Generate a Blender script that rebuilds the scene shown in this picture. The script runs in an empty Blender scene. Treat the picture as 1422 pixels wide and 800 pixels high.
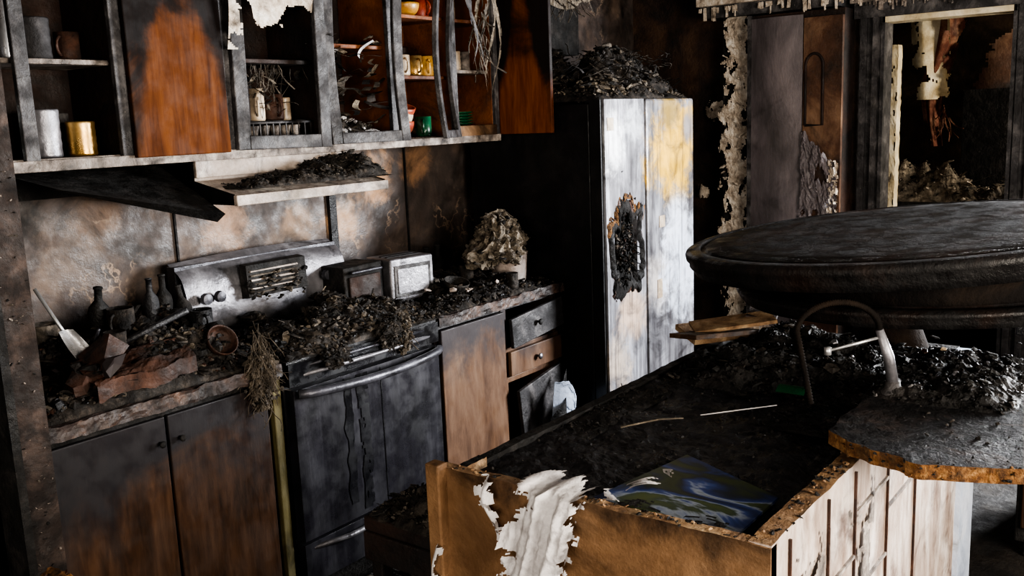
import bpy, math, random
from mathutils import Vector, Matrix, noise, Euler
random.seed(7)
R=random.uniform
S=bpy.context.scene
try:
    S.view_settings.view_transform='AgX'; S.view_settings.look='AgX - High Contrast'
except Exception as ex: print(ex)
# ---------------- materials ----------------
def mat(name, cols, scale=6, soot=.4, sootscale=3, sootcol=(.006,.005,.005), rough=(.45,.9), metal=0, bump=.35,
        stretch=(1,1,1), edge=0, zg=None, patches=(), flecks=0, fleckcol=(.5,.47,.42), spec=.5, cracks=0, bscale=40, axis=0, drips=0):
    m=bpy.data.materials.new(name); m.use_nodes=True
    nt=m.node_tree; N=nt.nodes; L=nt.links
    bs=N['Principled BSDF']
    bs.inputs['Metallic'].default_value=metal
    bs.inputs['Specular IOR Level'].default_value=spec
    tc=N.new('ShaderNodeTexCoord')
    def math_(op,a,b=None,clamp=False):
        n=N.new('ShaderNodeMath'); n.operation=op; n.use_clamp=clamp
        for i,x in enumerate((a,b)):
            if x is None: continue
            if isinstance(x,(int,float)): n.inputs[i].default_value=x
            else: L.new(x,n.inputs[i])
        return n.outputs[0]
    def noi(sc,det=6,ro=.62,st=None,dist=0,off=0):
        mp=N.new('ShaderNodeMapping'); L.new(tc.outputs['Object'],mp.inputs[0])
        if st: mp.inputs['Scale'].default_value=st
        mp.inputs['Location'].default_value=(off,off*1.7,off*.6)
        n=N.new('ShaderNodeTexNoise'); n.inputs['Scale'].default_value=sc; n.inputs['Detail'].default_value=det
        n.inputs['Roughness'].default_value=ro; n.inputs['Distortion'].default_value=dist
        L.new(mp.outputs[0],n.inputs['Vector']); return n.outputs['Fac']
    def mr(x,a,b,c=0,d=1):
        n=N.new('ShaderNodeMapRange'); n.interpolation_type='SMOOTHSTEP'
        L.new(x,n.inputs[0]); n.inputs[1].default_value=a;n.inputs[2].default_value=b;n.inputs[3].default_value=c;n.inputs[4].default_value=d
        return n.outputs[0]
    def mix(fac,a,b):
        n=N.new('ShaderNodeMix'); n.data_type='RGBA'
        if isinstance(fac,(int,float)): n.inputs[0].default_value=fac
        else: L.new(fac,n.inputs[0])
        for k,x in ((6,a),(7,b)):
            if isinstance(x,tuple): n.inputs[k].default_value=(*x,1)
            else: L.new(x,n.inputs[k])
        return n.outputs[2]
    off=(sum(map(ord,name))%97)*.37
    n1=noi(scale,8,.65,stretch,.4,off)
    r=N.new('ShaderNodeValToRGB'); L.new(n1,r.inputs[0])
    k=len(cols)
    while len(r.color_ramp.elements)<k: r.color_ramp.elements.new(.5)
    for i,c in enumerate(cols):
        e=r.color_ramp.elements[i]; e.position=.32+.36*i/max(1,k-1); e.color=(*c,1)
    col=r.outputs[0]
    for (c,rad,pc) in patches:
        vd=N.new('ShaderNodeVectorMath'); vd.operation='DISTANCE'
        L.new(tc.outputs['Object'],vd.inputs[0]); vd.inputs[1].default_value=c
        d=math_('ADD',vd.outputs['Value'],math_('MULTIPLY',math_('SUBTRACT',noi(9,8,.7,None,.5,off+3),.5),rad*2.4))
        col=mix(mr(d,rad*1.15,rad*.4),col,pc)
    n2=noi(sootscale,8,.66,None,.8,off+9)
    s=math_('SUBTRACT',math_('ADD',n2,soot),.5)
    if edge:
        sx=N.new('ShaderNodeSeparateXYZ'); L.new(tc.outputs['Generated'],sx.inputs[0])
        a=math_('ABSOLUTE',math_('SUBTRACT',sx.outputs[axis],.54)); b=math_('MULTIPLY',math_('SUBTRACT',sx.outputs[2],.10),.80)
        s=math_('ADD',s,math_('ADD',mr(b,.05,.5,0,edge),mr(math_('ADD',a,math_('MULTIPLY',b,.45)),.34,.56,0,edge)))
    if zg:
        sx=N.new('ShaderNodeSeparateXYZ'); L.new(tc.outputs['Object'],sx.inputs[0])
        s=math_('ADD',s,mr(sx.outputs[2],zg[0],zg[1],0,zg[2]))
    sm=mr(s,.34,.66)
    col=mix(math_('MULTIPLY',sm,.97),col,sootcol)
    if drips:
        dn=noi(9,6,.7,(4,4,.22),.2,off+13)
        col=mix(math_('MULTIPLY',mr(dn,.50,.62),drips),col,(.05,.042,.045))
    if cracks:
        v=N.new('ShaderNodeTexVoronoi'); v.feature='DISTANCE_TO_EDGE'; v.inputs['Scale'].default_value=cracks
        ad=N.new('ShaderNodeVectorMath'); ad.operation='ADD'
        cn=N.new('ShaderNodeTexNoise'); cn.inputs['Scale'].default_value=6; cn.inputs['Detail'].default_value=5; L.new(tc.outputs['Object'],cn.inputs['Vector'])
        L.new(tc.outputs['Object'],ad.inputs[0]); L.new(cn.outputs['Color'],ad.inputs[1]); L.new(ad.outputs[0],v.inputs['Vector'])
        cm=math_('MULTIPLY',mr(v.outputs['Distance'],.03,.0),mr(noi(4,4,.6,None,0,off+7),.54,.66))
        col=mix(cm,col,(.24,.17,.12))
    if flecks:
        n3=noi(60,3,.7,None,0,off+5)
        col=mix(mr(n3,.80-flecks,.84-flecks),col,fleckcol)
    L.new(col,bs.inputs['Base Color'])
    nr=noi(11,5,.6,None,0,off+2)
    L.new(mr(nr,.35,.65,rough[0],rough[1]),bs.inputs['Roughness'])
    if bump:
        bp=N.new('ShaderNodeBump'); bp.inputs['Strength'].default_value=bump; bp.inputs['Distance'].default_value=.012
        L.new(math_('ADD',noi(bscale,5,.7,stretch,0,off+1),math_('MULTIPLY',n2,1.2)),bp.inputs['Height']); L.new(bp.outputs[0],bs.inputs['Normal'])
    return m
M={}
M['char']=mat('char',[(.005,.005,.005),(.013,.012,.0115),(.036,.032,.03)],14,.34,6,rough=(.5,.95),bump=.9,flecks=.05,fleckcol=(.14,.12,.10),bscale=30,spec=.35)
M['soot']=mat('soot_debris',[(.008,.007,.006),(.025,.021,.018),(.08,.065,.053)],26,.38,11,rough=(.5,.95),bump=.8,flecks=.07,fleckcol=(.22,.18,.14),bscale=50,spec=.35)
M['chargloss']=mat('char_gloss',[(.005,.005,.006),(.012,.012,.014),(.028,.027,.03)],12,.34,6,rough=(.25,.6),bump=.7,spec=.5,flecks=.03,fleckcol=(.10,.09,.08))
M['ash']=mat('ash',[(.03,.025,.021),(.085,.072,.059),(.22,.185,.15)],22,.36,9,bump=.7,rough=(.8,1))
M['ashlite']=mat('pale_ash',[(.06,.05,.04),(.17,.14,.105),(.38,.32,.25)],30,.38,14,bump=.8,rough=(.8,1),bscale=60)
M['insul']=mat('insulation',[(.03,.022,.016),(.075,.059,.043),(.16,.13,.098)],30,.36,14,bump=.6,rough=(.9,1))
M['rust']=mat('scorched_red',[(.022,.009,.005),(.052,.020,.010),(.11,.048,.028)],8,.45,6,bump=.5)
M['door']=mat('cabinet_wood',[(.048,.014,.004),(.090,.029,.008),(.135,.047,.013)],5,.14,2.4,stretch=(6,6,.7),edge=.36,rough=(.6,.8),bump=.10,bscale=20,spec=.15,flecks=.02,fleckcol=(.02,.01,.006))
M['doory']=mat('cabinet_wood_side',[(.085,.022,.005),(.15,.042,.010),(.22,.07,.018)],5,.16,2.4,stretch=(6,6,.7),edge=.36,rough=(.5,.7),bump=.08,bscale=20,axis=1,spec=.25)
M['slate']=mat('cabinet_front',[(.028,.015,.009),(.062,.031,.017),(.10,.052,.029)],5,.24,2.2,sootcol=(.019,.018,.021),stretch=(5,5,.7),zg=(.2,.85,.38),rough=(.35,.6),bump=.12,bscale=20,flecks=.04,fleckcol=(.10,.09,.09),spec=.35)
M['slatetan']=mat('cabinet_front_tan',[(.072,.036,.020),(.14,.078,.046),(.20,.125,.08)],4,.30,2.5,sootcol=(.036,.031,.034),stretch=(3,3,.7),zg=(.4,.9,.36),rough=(.4,.65),bump=.12,bscale=20,flecks=.03,fleckcol=(.08,.05,.04),spec=.3)
M['frame']=mat('sooty_frame',[(.018,.017,.018),(.045,.042,.044),(.15,.14,.138)],10,.42,7,rough=(.4,.8),bump=.5,flecks=.09,fleckcol=(.26,.24,.21))
M['post']=mat('sooty_post',[(.010,.007,.006),(.028,.020,.017),(.08,.055,.045)],10,.42,7,rough=(.5,.85),bump=.5,flecks=.10,fleckcol=(.2,.16,.13),spec=.3)
M['framelight']=mat('blistered_paint',[(.08,.07,.062),(.24,.20,.175),(.48,.43,.38)],14,.42,12,rough=(.5,.9),bump=.6,flecks=.05,fleckcol=(.02,.018,.016))
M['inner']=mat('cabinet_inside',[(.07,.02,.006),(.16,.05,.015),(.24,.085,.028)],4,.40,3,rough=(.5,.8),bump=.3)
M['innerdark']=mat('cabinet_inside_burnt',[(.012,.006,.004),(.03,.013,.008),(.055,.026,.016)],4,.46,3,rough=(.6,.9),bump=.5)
M['ctop']=mat('counter_laminate',[(.02,.016,.016),(.06,.043,.038),(.16,.095,.068)],12,.46,6,rough=(.35,.7),bump=.5)
M['splash']=mat('backsplash',[(.030,.024,.022),(.080,.060,.052),(.17,.12,.09)],4.5,.44,3.5,sootcol=(.008,.007,.006),rough=(.4,.75),bump=.3,cracks=1.9,flecks=.06,fleckcol=(.2,.14,.1),
   patches=[((3.12,3.17,1.45),.14,(.44,.25,.13)),((1.30,3.17,1.33),.15,(.26,.18,.12)),((2.30,3.17,1.33),.12,(.32,.20,.13)),((3.42,3.17,1.52),.12,(.32,.18,.10)),((2.92,3.17,1.28),.11,(.38,.23,.13)),((2.66,3.17,1.30),.09,(.26,.17,.11)),((1.75,3.17,1.4),.10,(.2,.13,.09))])
M['wallburn']=mat('burnt_wall',[(.012,.007,.005),(.036,.018,.010),(.09,.048,.027)],3,.46,2.5,rough=(.7,1),bump=.9)
M['blackwall']=mat('soot_wall',[(.005,.0045,.0045),(.012,.010,.009),(.03,.02,.014)],3,.45,2.5,rough=(.9,1),bump=.6,spec=.1)
M['farwall']=mat('far_room_wall',[(.01,.008,.007),(.028,.020,.014),(.07,.045,.03)],3,.42,2.5,rough=(.9,1),bump=.6,spec=.1)
M['plaster']=mat('peeled_plaster',[(.22,.17,.13),(.52,.44,.36),(.80,.74,.66)],18,.35,14,rough=(.8,1),bump=.8)
M['floor']=mat('burnt_floor',[(.004,.004,.004),(.012,.010,.009),(.035,.028,.022)],5,.4,3,rough=(.6,.95),bump=.9,flecks=.04,fleckcol=(.1,.09,.08))
M['steel']=mat('sooty_steel',[(.10,.10,.11),(.20,.195,.21),(.36,.355,.38)],6,.38,8,rough=(.3,.5),metal=.5,bump=.25,flecks=.06,fleckcol=(.02,.02,.02))
M['darksteel']=mat('dark_steel',[(.025,.025,.03),(.055,.055,.065),(.13,.13,.15)],5,.38,7,rough=(.3,.5),metal=.4,bump=.25)
M['hoodlite']=mat('hood_enamel',[(.18,.15,.12),(.34,.28,.24),(.55,.49,.43)],8,.39,9,rough=(.4,.7),bump=.4,flecks=.04,fleckcol=(.03,.02,.02))
M['bright']=mat('bright_metal',[(.3,.3,.3),(.5,.5,.51),(.72,.72,.73)],9,.3,10,rough=(.2,.4),metal=.7,bump=.1)
M['stovefront']=mat('oven_enamel',[(.011,.010,.013),(.022,.021,.027),(.048,.047,.056)],2.5,.41,3,stretch=(5,5,.4),sootcol=(.005,.005,.006),rough=(.26,.5),bump=.12,flecks=.04,fleckcol=(.10,.10,.10))
M['glassblk']=mat('oven_glass',[(.004,.004,.005),(.008,.008,.01),(.02,.02,.024)],4,.4,4,rough=(.15,.45),bump=.05)
fp=[((4.46,2.28,1.50),.30,(.82,.50,.06)),((4.42,2.28,1.70),.12,(.36,.25,.08)),((4.5,2.28,1.12),.17,(.74,.79,.9)),((3.84,2.28,1.58),.14,(.85,.87,.9)),((4.05,2.28,1.66),.10,(.5,.52,.56)),((4.0,2.28,.72),.16,(.60,.45,.35)),((4.3,2.28,.85),.15,(.50,.46,.44)),((4.62,2.28,.9),.30,(.78,.85,1)),((3.86,2.28,.5),.15,(.6,.50,.42)),((4.64,2.28,1.62),.08,(.3,.27,.26))]  # blue-white patches on the right door paint window highlights into the colour
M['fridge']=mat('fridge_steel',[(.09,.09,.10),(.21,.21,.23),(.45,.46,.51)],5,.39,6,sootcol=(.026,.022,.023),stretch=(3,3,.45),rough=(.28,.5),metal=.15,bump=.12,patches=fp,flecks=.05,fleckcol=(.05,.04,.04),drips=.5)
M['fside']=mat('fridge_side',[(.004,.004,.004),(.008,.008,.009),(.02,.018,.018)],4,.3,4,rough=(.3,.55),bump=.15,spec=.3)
M['ochre']=mat('ochre_filler',[(.05,.042,.015),(.12,.10,.042),(.2,.17,.08)],6,.33,5,stretch=(3,3,.5),rough=(.4,.7),bump=.2)
M['tan']=mat('raw_wood',[(.12,.064,.031),(.21,.12,.062),(.30,.18,.10)],5,.34,3.5,rough=(.5,.8),bump=.35,sootcol=(.016,.009,.006),zg=(.80,.96,.22),flecks=.05,fleckcol=(.05,.02,.01),spec=.3)
M['rim']=mat('singed_rim',[(.12,.065,.035),(.28,.17,.09),(.5,.36,.22)],14,.36,12,rough=(.6,.9),bump=.7,sootcol=(.01,.007,.006))
M['whiteside']=mat('island_panel',[(.24,.17,.13),(.45,.37,.32),(.68,.62,.58)],6,.38,7,sootcol=(.06,.03,.022),stretch=(2,2,.6),rough=(.4,.7),bump=.4,flecks=.04,fleckcol=(.1,.06,.05))
M['bluewhite']=mat('island_post',[(.3,.35,.45),(.5,.57,.7),(.7,.75,.85)],6,.3,6,rough=(.4,.6),bump=.3)
M['chip']=mat('chipboard',[(.07,.027,.008),(.19,.085,.026),(.36,.2,.08)],50,.42,14,rough=(.8,1),bump=1,bscale=60)
M['chartop']=mat('charred_laminate',[(.007,.007,.008),(.018,.017,.018),(.060,.045,.04)],14,.37,8,rough=(.5,.85),bump=1,flecks=.07,fleckcol=(.15,.10,.08),spec=.25)
M['cloth']=mat('torn_vinyl',[(.33,.31,.31),(.54,.52,.52),(.74,.72,.72)],14,.30,12,sootcol=(.09,.08,.075),rough=(.6,.9),bump=.5)
M['tabletop']=mat('charred_tabletop',[(.005,.005,.005),(.010,.009,.009),(.032,.018,.013)],2.6,.34,3,rough=(.38,.8),bump=.6,flecks=.04,fleckcol=(.03,.025,.022),spec=.35)
M['rubwhite']=mat('white_enamel',[(.36,.28,.24),(.56,.47,.42),(.72,.66,.62)],10,.35,11,rough=(.4,.8),bump=.4)
M['green']=mat('green_ceramic',[(.008,.04,.018),(.012,.09,.04),(.03,.17,.08)],5,.33,8,rough=(.2,.4),bump=.05)
M['red']=mat('red_ceramic',[(.15,.02,.012),(.33,.05,.025),(.45,.17,.10)],8,.36,10,rough=(.3,.5),bump=.1)
M['yellow']=mat('yellow_ceramic',[(.25,.11,.015),(.45,.23,.04),(.6,.41,.15)],8,.36,10,rough=(.3,.5),bump=.1)
M['cream']=mat('cream_ceramic',[(.3,.22,.15),(.50,.40,.29),(.64,.56,.47)],10,.38,12,rough=(.3,.5),bump=.1)
M['gold']=mat('tarnished_brass',[(.25,.13,.03),(.45,.27,.09),(.62,.43,.2)],8,.3,8,rough=(.25,.45),metal=.8,bump=.1)
M['greydoor']=mat('closet_paint',[(.06,.052,.054),(.115,.098,.104),(.20,.17,.175)],2.6,.32,3.5,stretch=(2,2,.7),rough=(.35,.6),bump=.25,sootcol=(.026,.021,.021),flecks=.04,fleckcol=(.3,.25,.23))
M['browndoor']=mat('closet_scorched',[(.03,.013,.007),(.085,.038,.02),(.2,.115,.067)],4,.38,4,rough=(.5,.8),bump=.4)
M['yellowlit']=mat('scorched_curtain',[(.42,.32,.18),(.66,.56,.38),(.85,.78,.62)],7,.25,6,rough=(.8,1),bump=.5)
M['redcloth']=mat('burnt_fabric',[(.05,.016,.011),(.14,.05,.03),(.38,.22,.14)],7,.36,6,rough=(.8,1),bump=.6)
M['ceil']=mat('ceiling_paint',[(.03,.025,.02),(.1,.08,.07),(.3,.25,.2)],3,.5,2,rough=(.8,1),bump=.6)
def magmat():
    m=bpy.data.materials.new('magazine_print'); m.use_nodes=True; N=m.node_tree.nodes; L=m.node_tree.links
    tc=N.new('ShaderNodeTexCoord'); n=N.new('ShaderNodeTexNoise'); n.inputs['Scale'].default_value=8; n.inputs['Distortion'].default_value=1.0; n.inputs['Detail'].default_value=8
    mp=N.new('ShaderNodeMapping'); mp.inputs['Scale'].default_value=(1,.6,1); mp.inputs['Rotation'].default_value=(0,0,.9); mp.inputs['Location'].default_value=(.35,.2,0)
    L.new(tc.outputs['Object'],mp.inputs[0]); L.new(mp.outputs[0],n.inputs['Vector'])
    r=N.new('ShaderNodeValToRGB'); L.new(n.outputs['Fac'],r.inputs[0])
    pts=[(.3,(.012,.014,.012)),(.40,(.035,.045,.02)),(.46,(.016,.022,.03)),(.51,(.02,.035,.11)),(.555,(.035,.065,.2)),(.59,(.24,.28,.34)),(.62,(.04,.06,.04)),(.7,(.07,.09,.03))]
    while len(r.color_ramp.elements)<len(pts): r.color_ramp.elements.new(.5)
    for e,(p,c) in zip(r.color_ramp.elements,pts): e.position=p; e.color=(*c,1)
    L.new(r.outputs[0],N['Principled BSDF'].inputs['Base Color']); N['Principled BSDF'].inputs['Roughness'].default_value=.4
    return m
M['mag']=magmat()
# ---------------- mesh builder ----------------
def fb(p,s,seed=0): 
    return noise.fractal(Vector((p[0]*s+seed*3.1,p[1]*s+seed*1.7,p[2]*s+seed)),.8,2.1,5)
def sn(p,s,seed=0): return noise.noise(Vector((p[0]*s+seed*3.1,p[1]*s+seed*1.7,p[2]*s+seed)))
class B:
    def __init__(s): s.v=[];s.f=[];s.m=[];s.mats=[];s.sm=[]
    def add(s,vs,fs,mt,M4=None,smooth=False):
        if mt not in s.mats: s.mats.append(mt)
        k=s.mats.index(mt); o=len(s.v)
        for p in vs:
            p=Vector(p); s.v.append(tuple(M4@p) if M4 else tuple(p))
        for f in fs: s.f.append([i+o for i in f]); s.m.append(k); s.sm.append(smooth)
    def box(s,x0,x1,y0,y1,z0,z1,mt,M4=None,jit=0):
        vs=[(x,y,z) for z in (z0,z1) for y in (y0,y1) for x in (x0,x1)]
        if jit: vs=[(a+R(-jit,jit),b+R(-jit,jit),c+R(-jit,jit)) for a,b,c in vs]
        s.add(vs,[(0,2,3,1),(4,5,7,6),(0,1,5,4),(2,6,7,3),(0,4,6,2),(1,3,7,5)],mt,M4)
    def prism(s,poly,z0,z1,mt,M4=None,side=None):
        n=len(poly); vs=[(x,y,z0) for x,y in poly]+[(x,y,z1) for x,y in poly]
        s.add(vs,[list(range(n))[::-1],list(range(n,2*n))],mt,M4)
        s.add(vs,[(i,(i+1)%n,n+(i+1)%n,n+i) for i in range(n)],side or mt,M4)
    def lathe(s,prof,mt,M4=None,seg=28,wob=0):
        vs=[];fs=[]
        for r,z in prof:
            for i in range(seg):
                a=2*math.pi*i/seg; rr=r*(1+wob*math.sin(3*a+z*20)) 
                vs.append((rr*math.cos(a),rr*math.sin(a),z))
        for j in range(len(prof)-1):
            for i in range(seg):
                k=(i+1)%seg; fs.append((j*seg+i,j*seg+k,(j+1)*seg+k,(j+1)*seg+i))
        s.add(vs,fs,mt,M4,True)
    def tube(s,pts,r,mt,seg=8,M4=None):
        pts=[Vector(p) for p in pts]; vs=[];fs=[];n=len(pts)
        rr=r if isinstance(r,(list,tuple)) else [r]*n
        up=Vector((.13,.31,.94))
        for i,p in enumerate(pts):
            d=(pts[min(i+1,n-1)]-pts[max(i-1,0)]).normalized()
            a=d.cross(up); 
            if a.length<.1: a=d.cross(Vector((1,0,0)))
            a.normalize(); b=d.cross(a)
            for k in range(seg):
                t=2*math.pi*k/seg; vs.append(p+a*math.cos(t)*rr[i]+b*math.sin(t)*rr[i])
        for i in range(n-1):
            for k in range(seg):
                k2=(k+1)%seg; fs.append((i*seg+k,i*seg+k2,(i+1)*seg+k2,(i+1)*seg+k))
        fs.append(list(range(seg))[::-1]); fs.append([(n-1)*seg+k for k in range(seg)])
        s.add(vs,fs,mt,M4,seg>5)
    def surf(s,fn,nu,nv,mt,cut=None,smooth=False,M4=None):
        vs=[fn(i/nu,j/nv) for j in range(nv+1) for i in range(nu+1)]
        fs=[]
        for j in range(nv):
            for i in range(nu):
                if cut and cut((i+.5)/nu,(j+.5)/nv): continue
                a=j*(nu+1)+i; fs.append((a,a+1,a+nu+2,a+nu+1))
        s.add(vs,fs,mt,M4,smooth)
    def shard(s,p,sz,mt,flat=.25,tilt=.8):
        e=Euler((R(-tilt,tilt),R(-tilt,tilt),R(0,6.3))).to_matrix().to_4x4()
        m=Matrix.Translation(p)@e
        a,b,c=sz*R(.6,1.3),sz*R(.5,1.1),sz*flat*R(.5,1.6)
        n=6; vs=[]
        for i in range(n):
            t=2*math.pi*i/n+R(-.4,.4); vs.append((a*math.cos(t)*R(.6,1.2),b*math.sin(t)*R(.6,1.2),R(-.4,.4)*c))
        k=R(.5,.9)
        up=[(x*k+R(-.1,.1)*a,y*k+R(-.1,.1)*b,c*R(.7,1.1)) for x,y,z in vs]
        s.add(vs+up,[(i,(i+1)%n,n+(i+1)%n,n+i) for i in range(n)]+[tuple(range(n,2*n)),tuple(range(n))[::-1]],mt,m)
    def strip(s,p,ln,w,mt):
        d=Vector((R(-1,1),R(-1,1),R(-.15,.4))).normalized(); q=d.cross(Vector((R(-.3,.3),R(-.3,.3),1))).normalized()
        bend=Vector((R(-1,1),R(-1,1),R(-.8,.8)))*ln*.5
        vs=[];n=6
        for i in range(n+1):
            t=i/n; c=Vector(p)+d*ln*(t-.5)+bend*(t-.5)**2*2
            vs+= [c-q*w*(1-.5*t), c+q*w*(1-.3*t)]
        s.add(vs,[(2*i,2*i+1,2*i+3,2*i+2) for i in range(n)],mt)
    def heap(s,x0,x1,y0,y1,zb,h,mt,seed=1,n=200,mts=None,sz=.025,res=.01,strips=0,rough=1):
        mts=mts or [mt]
        def H(x,y):
            u=(x-x0)/(x1-x0);v=(y-y0)/(y1-y0)
            e=max(0,min(1,min(u,1-u)*4))**.6*max(0,min(1,min(v,1-v)*4))**.6
            q=sn((x,y,0),5,seed)*.7+sn((x,y,0),13,seed+3)*.35*rough
            d=sn((x,y,0),32,seed+5)*.016+sn((x,y,0),75,seed+6)*.006
            return zb-.004+h*e*max(.05,.55+q)+d*min(1,e*2)*min(1,h/.06)
        nu=max(8,int((x1-x0)/res));nv=max(8,int((y1-y0)/res))
        s.surf(lambda u,v:(x0+u*(x1-x0),y0+v*(y1-y0),H(x0+u*(x1-x0),y0+v*(y1-y0))),nu,nv,mt)
        for i in range(n*2):
            x=x0+(x1-x0)*R(.03,.97);y=y0+(y1-y0)*R(.03,.97)
            s.shard((x,y,H(x,y)+sz*.08),sz*R(.12,.5)*(1.9 if i%11==0 else 1),random.choice(mts),R(.2,.7))
        for i in range(n//5):
            x=x0+(x1-x0)*R(.05,.95);y=y0+(y1-y0)*R(.05,.95)
            s.shard((x,y,H(x,y)+sz*.12),sz*R(.7,1.5),random.choice(mts[:3]),R(.08,.3),.45)
        for i in range(int(strips*.35)):
            x=x0+(x1-x0)*R(.08,.92);y=y0+(y1-y0)*R(.08,.92)
            s.strip((x,y,H(x,y)+.004),R(.02,.08),R(.001,.006),random.choice(mts))
        return H
    def strands(s,c,n,ln,sp,mt,r=.0025,drop=True,wig=.45):
        for i in range(n):
            p=Vector(c)+Vector((random.gauss(0,.5)*sp[0],random.gauss(0,.5)*sp[1],random.gauss(0,.5)*sp[2]));pts=[p.copy()]
            d=Vector((R(-.3,.3),R(-.3,.3),-1)) if drop else Vector((R(-1,1),R(-1,1),R(-.3,.1)))
            L=ln*R(.3,1.1)
            for k in range(5):
                d=d+Vector((R(-wig,wig),R(-wig,wig),R(-.3,.3))); d.normalize(); p=p+d*L/5; pts.append(p.copy())
            s.tube(pts,r*R(.5,1.4),mt,3)
    def make(s,name,bevel=0,parent=None,seg=2):
        me=bpy.data.meshes.new(name); me.from_pydata(s.v,[],s.f); 
        for m in s.mats: me.materials.append(M[m])
        me.polygons.foreach_set('material_index',s.m); me.polygons.foreach_set('use_smooth',s.sm); me.update()
        o=bpy.data.objects.new(name,me); S.collection.objects.link(o)
        if bevel:
            b=o.modifiers.new('bevel','BEVEL'); b.width=bevel; b.segments=seg; b.limit_method='ANGLE'; b.angle_limit=.8
        if parent: o.parent=parent
        return o
def T(x,y,z,rz=0,rx=0,ry=0,sc=1): return Matrix.Translation((x,y,z))@Euler((rx,ry,rz)).to_matrix().to_4x4()@Matrix.Scale(sc,4)
def empty(name,loc=(0,0,0)):
    e=bpy.data.objects.new(name,None); S.collection.objects.link(e); e.location=loc; return e
# ---------------- room shell ----------------
b=B(); b.box(-1.6,9,-2.4,3.4,-.1,0,'floor'); b.make('floor')
b=B(); b.box(-1.6,9,-2.4,3.4,2.55,2.65,'ceil'); b.make('ceiling')
b=B(); b.box(-1.6,5.6,3.17,3.3,0,2.55,'splash'); b.make('wall_back')
DY0,DY1=.90,1.57
b=B()
for (y0,y1,z0,z1) in [(-2.4,-1.6,0,2.55),(-1.6,.3,0,.85),(-1.6,.3,2.25,2.55),(.3,DY0,0,2.55),(DY0,DY1,2.18,2.55),(DY1,3.17,0,2.55)]:
    b.box(5.6,5.72,y0,y1,z0,z1,'wallburn')
b.make('wall_right')
b=B()
for (x0,x1,z0,z1) in [(-1.6,.2,0,2.55),(.2,2.6,0,.9),(.2,2.6,2.2,2.55),(2.6,5.6,0,2.55)]: b.box(x0,x1,-2.4,-2.28,z0,z1,'wallburn')
b.make('wall_front')
b=B()
for (y0,y1,z0,z1) in [(-2.28,-.6,0,2.55),(-.6,1.0,0,.6),(-.6,1.0,2.2,2.55),(1.0,3.17,0,2.55)]: b.box(-1.6,-1.5,y0,y1,z0,z1,'wallburn')
b.make('wall_left')
def winframe(name,axis,c,a0,a1,z0,z1):
    b=B(); w=.06
    def bx(p0,p1,q0,q1):
        if axis=='x': b.box(c-.03,c+.03,p0,p1,q0,q1,'framelight')
        else: b.box(p0,p1,c-.03,c+.03,q0,q1,'framelight')
    bx(a0,a1,z0,z0+w);bx(a0,a1,z1-w,z1);bx(a0,a0+w,z0+w,z1-w);bx(a1-w,a1,z0+w,z1-w);m=(a0+a1)/2;bx(m-.02,m+.02,z0+w,z1-w)
    b.make(name,.004)
winframe('window_1','x',5.66,-1.6,.3,.85,2.25); winframe('fill_window_front','y',-2.34,.2,2.6,.9,2.2); winframe('fill_window_left','x',-1.55,-.6,1.0,.6,2.2)  # front and left windows are unseen additions that carry the fill lamps
b=B(); b.box(8.6,8.7,-1,3.3,0,2.55,'farwall'); b.make('wall_far_room')
b=B(); b.box(5.72,8.6,2.6,2.7,0,2.55,'farwall'); b.make('wall_far_room_side')
b=B(); b.box(5.72,8.6,-1,-.9,0,2.55,'blackwall'); b.make('wall_far_room_near')
b=B()
for x in (2.06,2.85,3.34,1.45): b.box(x-.004,x+.004,3.16,3.17,.9,1.64,'char')
b.box(2.83,2.87,3.15,3.17,.95,1.62,'chargloss')
b.make('trim_1')
# ---------------- door frame + closet ----------------
b=B()
for (y0,y1) in ((DY1,1.70),(.78,DY0)):
    for k,(w0,w1,d) in enumerate(((0,1,.02),(.12,.36,.045),(.62,.9,.04))):
        a=y0+(y1-y0)*w0;c=y0+(y1-y0)*w1; b.box(5.6-d,5.6,a,c,0,2.22,'frame')
b.box(5.57,5.73,DY1-.015,DY1+.005,0,2.18,'frame'); b.box(5.57,5.73,DY0-.005,DY0+.015,0,2.18,'frame')
b.box(5.55,5.6,.76,1.72,2.18,2.28,'frame'); b.box(5.53,5.6,.74,1.74,2.265,2.30,'framelight'); b.box(5.57,5.73,DY0,DY1,2.15,2.18,'yellowlit')
for i in range(50):
    y=R(DY0,1.7); l=R(.01,.06); b.box(5.535,5.54,y,y+R(.003,.012),2.27-l,2.28,'framelight',jit=.003)
b.make('door_frame',.004)
e=empty('closet')
b=B(); b.box(5.42,5.595,1.73,2.28,0,2.24,'innerdark'); b.make('closet_carcass',0,e)
b=B(); b.surf(lambda u,v:(5.395-.02*math.sin(u*3.1)*v,1.955+u*.31,.02+v*2.2),24,60,'greydoor',smooth=True)
b.box(5.385,5.42,2.262,2.285,0,2.24,'frame'); b.make('closet_panel_left',0,e)
b=B(); b.box(5.39,5.42,1.73,1.95,.02,2.2,'browndoor')
pts=[];cy,hw=1.885,.05
for i in range(25):
    a=math.pi*i/24; pts.append((5.388,cy+hw*math.cos(a),1.93+.07*math.sin(a)))
pts=[(5.388,cy+hw,1.6)]+pts+[(5.388,cy-hw,1.6),(5.388,cy+hw,1.6)]
b.tube(pts,.008,'innerdark',8); b.make('closet_panel_right',.003,e)
b=B()
b.surf(lambda u,v:(5.37+.02*fb((u,v,0),4),1.74+u*.21,1.05+v*.52*(1-.4*(1-u))+.03*fb((u*2,0,1),3)),40,60,'greydoor',cut=lambda u,v:fb((u,v,0),3,8)>.45)
b.surf(lambda u,v:(5.36+.02*fb((u,v,0),4),1.73+u*.06,1.1+v*.3),12,40,'plaster',cut=lambda u,v:fb((u*.6,v*2,0),4,9)>.0)
b.make('closet_blister',0,e)
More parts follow.
